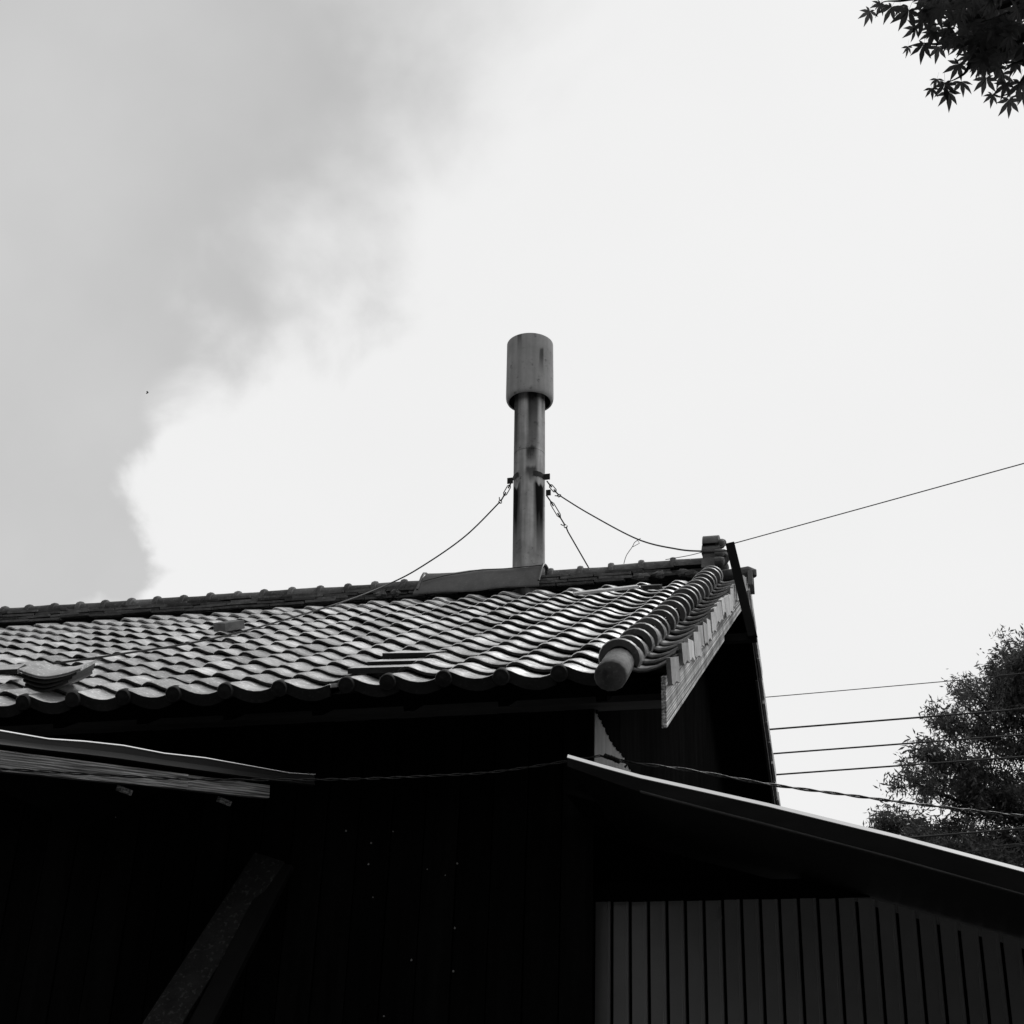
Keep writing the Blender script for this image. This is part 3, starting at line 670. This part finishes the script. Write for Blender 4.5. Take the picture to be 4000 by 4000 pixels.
b = MB(); b.strip([[Vector((p.x, YVg+.016, p.z+.006)) for p in prof], [Vector((p.x, YVg+.002, p.z-.010)) for p in prof], [Vector((p.x, YVg+.003, p.z-.013)) for p in prof], [Vector((p.x, YVg+.030, p.z-.013)) for p in prof], [Vector((p.x, YVg+.030, p.z+.006)) for p in prof]]); b.strip([[Vector((p.x, YVg+.030, p.z+.006)) for p in prof], [Vector((p.x, YVg+.016, p.z+.006)) for p in prof]]); b.obj('roof_lip', 'lip', shed, 20)
dp = [.045, .055, .065, .075, .082, .09, .095, .10, .11]
b = MB(); a = [Vector((p.x, YVg+.004, p.z-.012)) for p in prof]; c = [Vector((p.x, YVg+.006, p.z-q)) for p, q in zip(prof, dp)]; e = [Vector((p.x, YVg+.03, p.z-q)) for p, q in zip(prof, dp)]
e2 = [Vector((p.x, YVg+.03, p.z-.012)) for p in prof]
b.strip([a, c]); b.strip([c, e]); b.strip([e, e2]); b.obj('verge_fascia', 'fascia', shed, 30)
b = MB(); b.tube([Vector((p.x, YVg+.004, p.z-q)) for p, q in zip(prof[2:], dp[2:])], .006, 6); b.obj('fascia_bead', 'fascia_left', shed, 60)
YS = 6.47
swall = MB(); zt = onY(2300, 3522, YS).z; x0 = onY(2300, 3700, YS).x
swall.prism([(XG-.02, 0), (3.2, 0), (3.2, zr_(3.2)-.06), (.8, zr_(.8)-.06), (-.2, zr_(-.2)-.06), (XG+.14, zr_(XG+.14)-.06), (XG-.02, zr_(XG+.14)-.04)], (0, .05, 0), (0, YS+.012, 0), (1, 0, 0), (0, 0, 1))
sw = swall.obj('front_wall', 'deck', shed)
MB().box((XG-.02, YS-.02, zt), (-.05, YS+.010, zt+.08)).obj('wall_beam', 'deck', sw)
RB = .0826; k = 0; x = x0
while x < 1.6:
    b = MB(); pz = [(0, .006), (.001, .0), (.054, .0), (.0565, -.0045), (.068, -.0045), (.0705, .006)]
    t0_, bot = zt-.003+jit(.002), .35; top = lambda q_: min(t0_, zr_(q_)-.035)
    if k == 0: pz = [(0, .006), (.001, -.002), (.017, -.002), (.018, .006)]
    b.strip([[(x+a, YS+c, top(x+a)) for a, c in pz], [(x+a, YS+c, bot) for a, c in pz]]); b.strip([[(x+a, YS+.010, top(x+a)) for a, c in pz], [(x+a, YS+c, top(x+a)) for a, c in pz]])
    b.obj('siding_strip', 'siding', sw); x += .0285 if k == 0 else RB; k += 1
b = MB(); b.prism([(-.012, 0), (.012, 0), (.006, .05), (-.004, .055)], (0, .002, 0), onY(2811, 3590, YS-.006), (1, 0, 0), (0, 0, 1)); b.obj('paint_scar', 'sheet_pale', sw)

# ------------------------------------------------------------------ left canopy
can = thing('sheet_metal_canopy', 'sheet-metal canopy with a knotty plank fascia under the eave at left', 'canopy')
def cpt(px, py): 
    t = px/1200.; Yp = 4.9+1.25*t; return onY(px, py, Yp)
lip = [(-700, 2752), (0, 2858), (190, 2884), (330, 2898), (480, 2915), (640, 2940), (800, 2963), (960, 2990), (1130, 3016), (1230, 3028)]
fb = [(-700, 2800), (0, 2907), (190, 2930), (330, 2945), (480, 2964), (640, 2988), (800, 3010), (960, 3032), (1130, 3055), (1230, 3066)]
lp = [cpt(*q) for q in lip]; fp = [cpt(*q) for q in fb]
inn = Vector((-.55, .83, 0))
b = MB(); b.tube([p+Vector((0, 0, .004*math.sin(i*2.2))) for i, p in enumerate(lp)], .0048, 8); b.obj('roof_lip', 'lip', can, 60)
b = MB(); b.strip([lp, [a.lerp(c, .5)+inn*.012 for a, c in zip(lp, fp)], fp]); b.strip([fp, [q+inn*.03 for q in fp], [q+inn*.03 for q in lp]]); b.obj('metal_fascia', 'fascia_left', can, 40)
b = MB(); bk = [Vector((p.x-.2, YW-.03, p.z+.12)) for p in lp]; b.strip([bk, [q+inn*.006 for q in lp]]); b.strip([[q+Vector((0, 0, -.012))+inn*.01 for q in lp], [q-Vector((0, 0, .012)) for q in bk]]); b.obj('roof_sheet', 'fascia', can)
pa, pb_ = cpt(-500, 2858)+inn*.045, cpt(1150, 3072)+inn*.045
pc, pd = cpt(1150, 3118)+inn*.045, cpt(-500, 2950)+inn*.045
ex = (pb_-pa); 
def plank_piece(t0, t1, m, nm):
    q = [pa.lerp(pb_, t0), pa.lerp(pb_, t1), pd.lerp(pc, t1), pd.lerp(pc, t0)]; o_ = q[3].copy()
    X_ = (q[1]-q[0]).normalized(); Y_ = Vector((0, 0, 1)).cross(X_).normalized(); Z_ = X_.cross(Y_); R_ = Matrix((X_, Y_, Z_)).transposed()
    loc = [R_.transposed() @ (v-o_) for v in q]; b = MB(); pl_ = [(v.x, v.z) for v in loc]
    b.prism(pl_, (0, .03, 0), (0, 0, 0), (1, 0, 0), (0, 0, 1)); me = b.mesh(nm, m); Mx = R_.to_4x4(); Mx.translation = o_
    return link(nm, me, can, Mx)
plank_piece(0, .70, 'plank', 'fascia_plank'); plank_piece(.702, .93, 'plank', 'fascia_plank')
for px, py in ((478, 3072), (872, 3116)):
    c = cpt(px, py)+inn*.05; MB().box((-.010, -.02, -.012), (.010, .06, .012), Matrix.Translation(c) @ Matrix.Rotation(-.25, 4, 'Z') @ Matrix.Rotation(.3, 4, 'Y')).obj('rafter_end', 'plank', can)
# leaning planks at lower left
def lean(label, px0, px1, w, m):
    A_ = onY(px0[0], px0[1], 5.95); B_ = onY(px1[0], px1[1], 6.33); d_ = (A_-B_)
    A2 = A_+d_*(A_.z/(-d_.z) if d_.z < 0 else 0)
    b = MB(); b.beam(A2, B_, w, .035, (0, 1, 0)); return tag(b.obj('leaning_plank', m, None, bevel=.004), label, 'plank', 'planks leaning on the front wall')
mat('worn_plank', .035, rough=.8, spec=.15, var=.4, scale=6, stretch=(2, 2, 2), bump=.6, bscale=25, spots=.05)
lean('wider flaking plank leaning on the dark front wall, the left one', (640, 4000), (1056, 3355), .165, 'worn_plank')
lean('narrower dark plank leaning on the front wall, the right one', (790, 4000), (1105, 3380), .105, 'post')

# ------------------------------------------------------------------ loose things on the roof
base = S(0, 0, 0)
def loose(me_, x, s, n_, rz, rx, ry, label, cat, grp=None, nm='loose_tile'):
    return tag(link(nm, me_, None, frame(x, s, n_, rz, rx, ry)), label, cat, grp)
def at_slope(px, py, n_):
    d_ = ray(px, py); Q = S(0, 0, n_); t = (Q-CAM).dot(N_)/d_.dot(N_); P = CAM+d_*t; return P.x, (P-S(P.x, 0, n_)).dot(U)
def pan_mesh(m):
    b = MB(); P_ = [(-.155+.31*j/12, (.055 if j < 5 else .034)*(abs(j-5.)/6)**1.6) for j in range(13)]; ln = .27
    def row(s_, dz): return [(x_*(1-.12*s_/ln), s_, z_+dz+.012*s_/ln) for x_, z_ in P_]
    b.strip([row(ln, -.018), row(0, -.018), row(-.003, -.012), row(-.002, -.004), row(.004, 0), row(ln, 0), row(ln, -.018)])
    for j in (0, 12):
        q = [(P_[j][0]*(1-.12*t), s_, P_[j][1]+dz+.012*t) for t, s_ in ((0, 0), (1, ln)) for dz in (0, -.018)]; b.add(q, [(0, 2, 3, 1) if j == 0 else (1, 3, 2, 0)])
    return b.mesh('loose_tile', m, 50)
LT, LT2 = pan_mesh('tile'), pan_mesh('tile_dark')
sx_, ss_ = at_slope(190, 2676, .055)
for j, (lb, me_) in enumerate((('lowest tile of the loose stack at the left eave', LT2), ('second tile from the bottom of the loose stack', LT2), ('third tile up in the loose stack, below the top one', LT2), ('top tile of the loose stack lying on the left eave', LT))):
    loose(me_, sx_+.010*j-.01, ss_-.004*j, .036+.022*j, .02+.05*j, -.02, .03*j-.02, lb, 'roof tile', 'loose tiles stacked on the roof').scale = (.76+.08*j, 1, .9)
fx, fs = at_slope(-20, 2640, .07)
loose(FLAT, fx-.20, fs+.05, .085, .35, .02, .05, 'flat tile poking in at the left edge beside the loose stack', 'roof tile', None, 'flat_tile')
bx_, bs_ = at_slope(838, 2448, .05)
b = MB(); b.box((0, 0, 0), (.13, .17, .06)); me_ = b.mesh('concrete_block', 'concrete')
o = loose(me_, bx_-.02, bs_+.02, .014, -.5, 0, 0, 'small concrete block lying on the tiles below the ridge', 'block', None, 'concrete_block')
bv = o.modifiers.new('bevel', 'BEVEL'); bv.width = .004
px0 = at_slope(2240, 2305, .10); px1 = at_slope(2490, 2283, .10)
b = MB(); b.beam(S(px0[0], px0[1], .075), S(px1[0], px1[1]+.02, .085), .10, .018, N_)
tag(b.obj('loose_board', 'flange', None, bevel=.002), 'pale split board lying along the foot of the ridge', 'board')
fx, fs = at_slope(2510, 2305, .05)
b = MB(); b.prism([(0, 0), (.12, .015), (.14, .06), (.05, .09), (-.01, .05)], (0, 0, .03), (0, 0, 0), (1, 0, 0), (0, 1, 0)); me_ = b.mesh('tile_fragment', 'tile_dark')
loose(me_, fx, fs, .05, .2, 0, .05, 'dark broken tile fragment lying below the ridge near the gable', 'tile fragment', None, 'tile_fragment')

# ------------------------------------------------------------------ background tree
def leaf_cloud(name, m, centres, size, parent, seed, aspect=.3, droop=.5):
    r_ = np.random.default_rng(seed); C_ = np.asarray(centres); n = len(C_)
    ax = r_.normal(size=(n, 3)); ax[:, 2] -= droop; ax /= np.linalg.norm(ax, axis=1)[:, None]
    sd_ = np.cross(ax, r_.normal(size=(n, 3))); sd_ /= np.linalg.norm(sd_, axis=1)[:, None]
    nn_ = np.cross(ax, sd_); L_ = size*r_.uniform(.6, 1.35, n)[:, None]
    v0 = C_; v1 = C_+ax*L_*.45+sd_*L_*aspect*.5+nn_*L_*.06; v2 = C_+ax*L_; v3 = C_+ax*L_*.45-sd_*L_*aspect*.5+nn_*L_*.06
    V = np.stack([v0, v1, v2, v3], 1).reshape(-1, 3)
    me = bpy.data.meshes.new(name); me.vertices.add(4*n); me.vertices.foreach_set('co', V.ravel().astype(np.float32))
    me.loops.add(4*n); me.loops.foreach_set('vertex_index', np.arange(4*n, dtype=np.int32)); me.polygons.add(n)
    me.polygons.foreach_set('loop_start', np.arange(0, 4*n, 4, dtype=np.int32)); me.polygons.foreach_set('loop_total', np.full(n, 4, dtype=np.int32))
    me.update(); me.validate(); me.materials.append(MATS[m]); o = link(name, me, parent); o['kind'] = 'stuff'; return o
tree = thing('broadleaf_tree', 'tall feathery broadleaf tree behind the shed at the right edge', 'tree')
YT = 27.
tb = onY(4330, 4770, YT); tb.z = 0
troot = tb
tr_pts = [troot, troot+Vector((-.1, 0, 2.5)), troot+Vector((-.3, .1, 5)), onY(4200, 3150, YT), onY(4150, 2850, YT), onY(4120, 2600, YT)]
MB().tube(bez(tr_pts, 8), [.30-.27*i/40 for i in range(41)], 8).obj('trunk', 'bark', tree, 60)
limbs = [((4230, 3300), (3900, 3290), (3600, 3240), (3450, 3225)), ((4220, 3330), (3950, 3330), (3720, 3320), (3560, 3290)), ((4205, 3250), (3950, 3190), (3720, 3120), (3560, 3050)), ((4200, 3200), (4000, 3100), (3800, 3010), (3620, 2950)), ((4180, 3080), (4020, 2960), (3860, 2870), (3680, 2830)),
         ((4170, 2980), (4040, 2860), (3880, 2760), (3770, 2690)), ((4150, 2900), (4060, 2790), (3985, 2720), (3960, 2640)), ((4160, 2900), (4080, 2790), (3990, 2720), (3930, 2700)), ((4220, 3280), (4060, 3230), (3900, 3130), (3760, 3080)), ((4210, 3350), (4050, 3380), (3900, 3400), (3760, 3390)), ((4120, 2720), (4070, 2650), (4030, 2610), (4015, 2580)),
         ((4210, 3240), (4350, 3100), (4500, 3000), (4650, 2950)), ((4160, 2950), (4300, 2800), (4420, 2700), (4500, 2650)), ((4130, 2700), (4220, 2580), (4280, 2480), (4300, 2400)), ((4210, 3330), (4400, 3280), (4600, 3250), (4750, 3230)), ((4230, 3500), (4000, 3480), (3800, 3500), (3650, 3520)), ((4240, 3500), (4450, 3460), (4650, 3450), (4800, 3480)), ((4240, 3560), (4100, 3600), (3950, 3650), (3800, 3700))]
cent = []
for li, pl_ in enumerate(limbs):
    dy = [0, jit(1.0), jit(2.2), jit(3.0)]
    c = bez([onY(px, py, YT+dy_) for (px, py), dy_ in zip(pl_, dy)], 9)
    MB().tube(c, [.075-.068*i/(len(c)-1) for i in range(len(c))], 6).obj('limb', 'bark', tree, 60)
    nl = len(c)
    dens = 1. if li not in (2, 5) else .62
    for i in range(6, nl):
        t = i/nl
        for _ in range(5):                                  # twigs off the limb
            tip = c[i]+Vector((rng.normal()*.30-.14, rng.normal()*.55, rng.normal()*.26+.12))*(1.15-.5*t)
            if rng.random() > dens: continue
            k_ = int(rng.integers(26, 66))
            u_ = rng.random(k_)[:, None]**.6
            base_ = np.array(c[i])*(1-u_)+np.array(tip)*u_
            cent.append(base_+rng.normal(size=(k_, 3))*np.array([.075, .10, .05]))
cent = np.concatenate(cent)
leaf_cloud('foliage', 'tree_leaf', cent, .12, tree, 3, .25, .6)
# soft wispy outer shoots
wis = []
for (a, b_2) in (((3880, 2800), (3745, 2650)), ((3700, 3070), (3575, 3010)), ((3860, 2830), (3730, 2740)), ((3960, 2640), (3915, 2545)), ((3660, 3090), (3590, 3040))):
    P_, Q_ = onY(*a, YT-1), onY(*b_2, YT-1.3); MB().tube([P_, P_.lerp(Q_, .6)+Vector((0, 0, .05)), Q_], [.02, .012, .006], 5).obj('twig', 'bark', tree)
    k_ = 260; u_ = rng.random(k_)[:, None]; wis.append(np.array(P_)*(1-u_)+np.array(Q_)*u_+rng.normal(size=(k_, 3))*np.array([.11, .11, .10]))
leaf_cloud('shoot_leaves', 'tree_leaf', np.concatenate(wis), .085, tree, 5, .24, .5)

# ------------------------------------------------------------------ maple at the upper right
maple = thing('maple_tree', 'near maple branch with pointed dark leaves hanging into the top right corner', 'maple tree')
mt = Vector((2.7, 2.3, 0))
c = bez([mt, mt+Vector((-.05, .1, 1.5)), mt+Vector((-.2, .25, 3.0)), mt+Vector((-.5, .5, 4.2)), mt+Vector((-.8, .9, 5.4))], 8)
MB().tube(c, [.13-.07*i/(len(c)-1) for i in range(len(c))], 10).obj('trunk', 'bark', maple, 60)
def leaf_mesh(seed):
    r_ = random.Random(seed); V = [(0, 0, 0)]; Fc = []
    lob = [(-118, .42), (-78, .74), (-38, .95), (0, 1.05), (38, .95), (78, .74), (118, .42)]
    lob = [(a+r_.uniform(-5, 5), l*r_.uniform(.9, 1.08)) for a, l in lob]
    if seed % 3 == 0: lob = lob[1:-1]
    for a, l in lob:
        t = math.radians(a); dx, dy = math.sin(t), -math.cos(t); nx, ny = -dy, dx; w = .14*l**.7; dz = -.16*l
        q = [(.26, .72), (.50, 1.0), (.74, .55)]
        o_ = len(V)
        for s, ww in q:
            for sg in (1, -1): V.append((dx*l*s+sg*nx*w*ww, dy*l*s+sg*ny*w*ww, dz*s*s+.015))
        V.append((dx*l, dy*l, dz*1.2)); cidx = len(V)
        for s in (.26, .5, .74): V.append((dx*l*s, dy*l*s, dz*s*s-.01))
        for sg, side in ((0, 1), (1, -1)):
            p = [0, o_+sg, o_+2+sg, o_+4+sg, o_+6]; mmid = [0, cidx, cidx+1, cidx+2, o_+6]
            f = [(0, cidx, p[1]), (cidx, cidx+1, p[2], p[1]), (cidx+1, cidx+2, p[3], p[2]), (cidx+2, o_+6, p[3])]
            Fc += f if side > 0 else [tuple(reversed(x_)) for x_ in f]
    V += [(-.008, .0, .0), (.008, .0, .0), (.006, .62, .10), (-.006, .62, .10)]; k_ = len(V)-4; Fc.append((k_, k_+1, k_+2, k_+3))
    me = bpy.data.meshes.new('leaf'); me.from_pydata([(x*.046, y*.046, z*.046) for x, y, z in V], [], Fc); me.materials.append(MATS['leaf']); return me
LEAVES = [leaf_mesh(j) for j in range(6)]
def c6(u, v): return 3300+u*.3623, v*.3623
twigs = [[(2300, -300), (1700, 60), (1250, 20), (850, -20), (600, 10), (420, 20), (330, 100)], [(2100, 260), (1700, 300), (1300, 420), (1000, 475), (820, 465), (690, 500)], [(1900, 420), (1500, 520), (1370, 650), (1290, 790), (1130, 880), (1010, 900)],
         [(2300, 700), (2000, 800), (1900, 900), (1800, 985), (1700, 1035), (1610, 1030)], [(2200, 560), (1950, 640), (1800, 690), (1660, 740)], [(1800, 150), (1450, 180), (1150, 240), (900, 270), (780, 260)], [(2200, 150), (1800, -60), (1300, -150), (1000, -100)]]
TD = [4.95, 4.85, 4.75, 4.65, 4.7, 5.0, 5.1]
joint = c[-8]
TW = []
for tw, dd in zip(twigs, TD):
    P = [at(*c6(*q), dd+jit(.05)) for q in tw]; TW.append(P)
    pp = bez([c[-6], c[-6].lerp(P[0], .55)+Vector((0, 0, .25))]+P, 6)
    MB().tube(pp, [.020-.0182*min(1, i/(len(pp)-8)) for i in range(len(pp))], 5).obj('branch', 'bark', maple, 60)
def put_leaf(P, size, roll, tilt, yaw, parent):
    B = Matrix((rt, up, -fw)).transposed().to_4x4()      # leaves hang with their faces roughly turned down to a viewer below
    M = Matrix.Translation(P) @ B @ Matrix.Rotation(roll, 4, 'Z') @ Matrix.Rotation(tilt, 4, 'X') @ Matrix.Rotation(yaw, 4, 'Y') @ Matrix.Diagonal((size, size, size, 1))
    return link('leaf', random.choice(LEAVES), parent, M)
# outer leaves picked out one by one: centre (crop pixels), size, roll
hand = [(270, 120, 1.0, -.35), (385, 40, .95, -.5), (505, 75, 1.15, -.45), (690, 110, 1.35, -.3), (600, 60, .9, .3), (860, 60, 1.1, -.5), (760, 300, 1.1, -.6), (840, 220, 1.1, .0), (900, 100, 1.2, .1), (680, 500, .72, -.1), (850, 480, 1.15, -.1), (1010, 500, 1.1, -.1), (1090, 440, .9, .3), (950, 350, 1.15, -.5), (1290, 480, .9, -.5), (1230, 690, 1.2, -.4), (995, 850, .7, -.25), (935, 950, .8, .1), (1080, 900, 1.15, -.1), (1120, 990, 1.2, 0), (1255, 880, 1.15, .1), (1525, 840, 1.2, 0), (1690, 800, 1.15, .2), (1590, 1020, .85, -.2), (1730, 900, 1.1, -.3), (1770, 1075, 1.25, 0), (1890, 890, 1.3, -.2), (1920, 990, 1.1, .2), (1430, 680, 1.05, -.4), (1340, 600, 1.0, -.7), (1840, 670, 1.1, -.5), (1660, 590, 1.1, .3), (1790, 560, 1.2, .2), (1640, 700, 1.1, .1), (1500, 700, 1.1, -.1), (1880, 540, 1.0, .4), (1200, 400, 1.0, -.3)]
nleaf = 0
for u_, v_, s_, r_ in hand:
    put_leaf(at(*c6(u_, v_), 4.75+jit(.15)), s_*1.0, r_+jit(.15), jit(.45), jit(.5), maple); nleaf += 1
mass = [(820, -80), (880, 180), (930, 330), (1030, 410), (1200, 410), (1340, 540), (1400, 660), (1500, 690), (1700, 720), (1800, 660), (1990, 560), (2150, 500), (2150, -150)]
def inside(x, y, poly):
    r_ = False; j = len(poly)-1
    for i in range(len(poly)):
        xi, yi = poly[i]; xj, yj = poly[j]
        if (yi > y) != (yj > y) and x < (xj-xi)*(y-yi)/(yj-yi)+xi: r_ = not r_
        j = i
    return r_
while nleaf < 296:
    u_, v_ = random.uniform(800, 2150), random.uniform(-150, 720)
    if not inside(u_, v_, mass): continue
    if u_ < 1250 and random.random() < .35: continue
    put_leaf(at(*c6(u_, v_), random.uniform(4.6, 5.5)), random.uniform(.9, 1.3), jit(.9), jit(.8), jit(.8), maple); nleaf += 1
# the rest of the crown, above and to the right, over the viewer
rest = []
cc_ = np.array([1.9, 1.2, 6.6])
while len(rest) < 9000:
    q = rng.normal(size=3); q = q/np.linalg.norm(q)*rng.random()**.4*np.array([3.2, 3.0, 2.0])+cc_
    px, py, z = pj(q)
    if z > 0 and px < 4060 and py > -60 and px > -60: continue
    if q[2] < 4.2: continue
    rest.append(q)
leaf_cloud('crown', 'leaf', np.array(rest), .13, maple, 9, .8, .6)

# unseen wood added on that slope to block more of the sky light
wc = []
while len(wc) < 26000:
    x_, y_ = rng.uniform(-34, 20), rng.uniform(-30, -4.5); h_ = shade_hill_h(x_, y_)
    if h_ < .3 and y_ > -6: continue
    top = 6.0+1.8*math.sin(x_*.9+y_*.4)+1.2*math.sin(y_*1.1-x_*.3); z_ = h_+top*rng.random()**.6
    if z_ < .8: continue
    wc.append((x_, y_, z_))
wd = leaf_cloud('shade_wood', 'shade_wood_leaf', np.array(wc), .85, None, 21, .75, .3); wd['label'] = 'unseen dense wood added behind the viewer to shade the workshop front'; wd['category'] = 'wood'

# tiny insect against the grey cloud
b = MB(); c = at(575, 1535, 6.5)
ins_ = thing('flying_insect', 'tiny dark insect flying in front of the grey cloud', 'insect')
MB().tube([c-rt*.005-up*.003, c, c+rt*.006+up*.003], [.0015, .003, .0015], 6).obj('body', 'steel', ins_, 60)
for sg in (-1, 1): MB().add([c, c+up*.007-rt*.003+fw*.006*sg, c+up*.008+rt*.003+fw*.004*sg, c+up*.001+rt*.002], [(0, 1, 2, 3)]).obj('wing', 'wire', ins_)
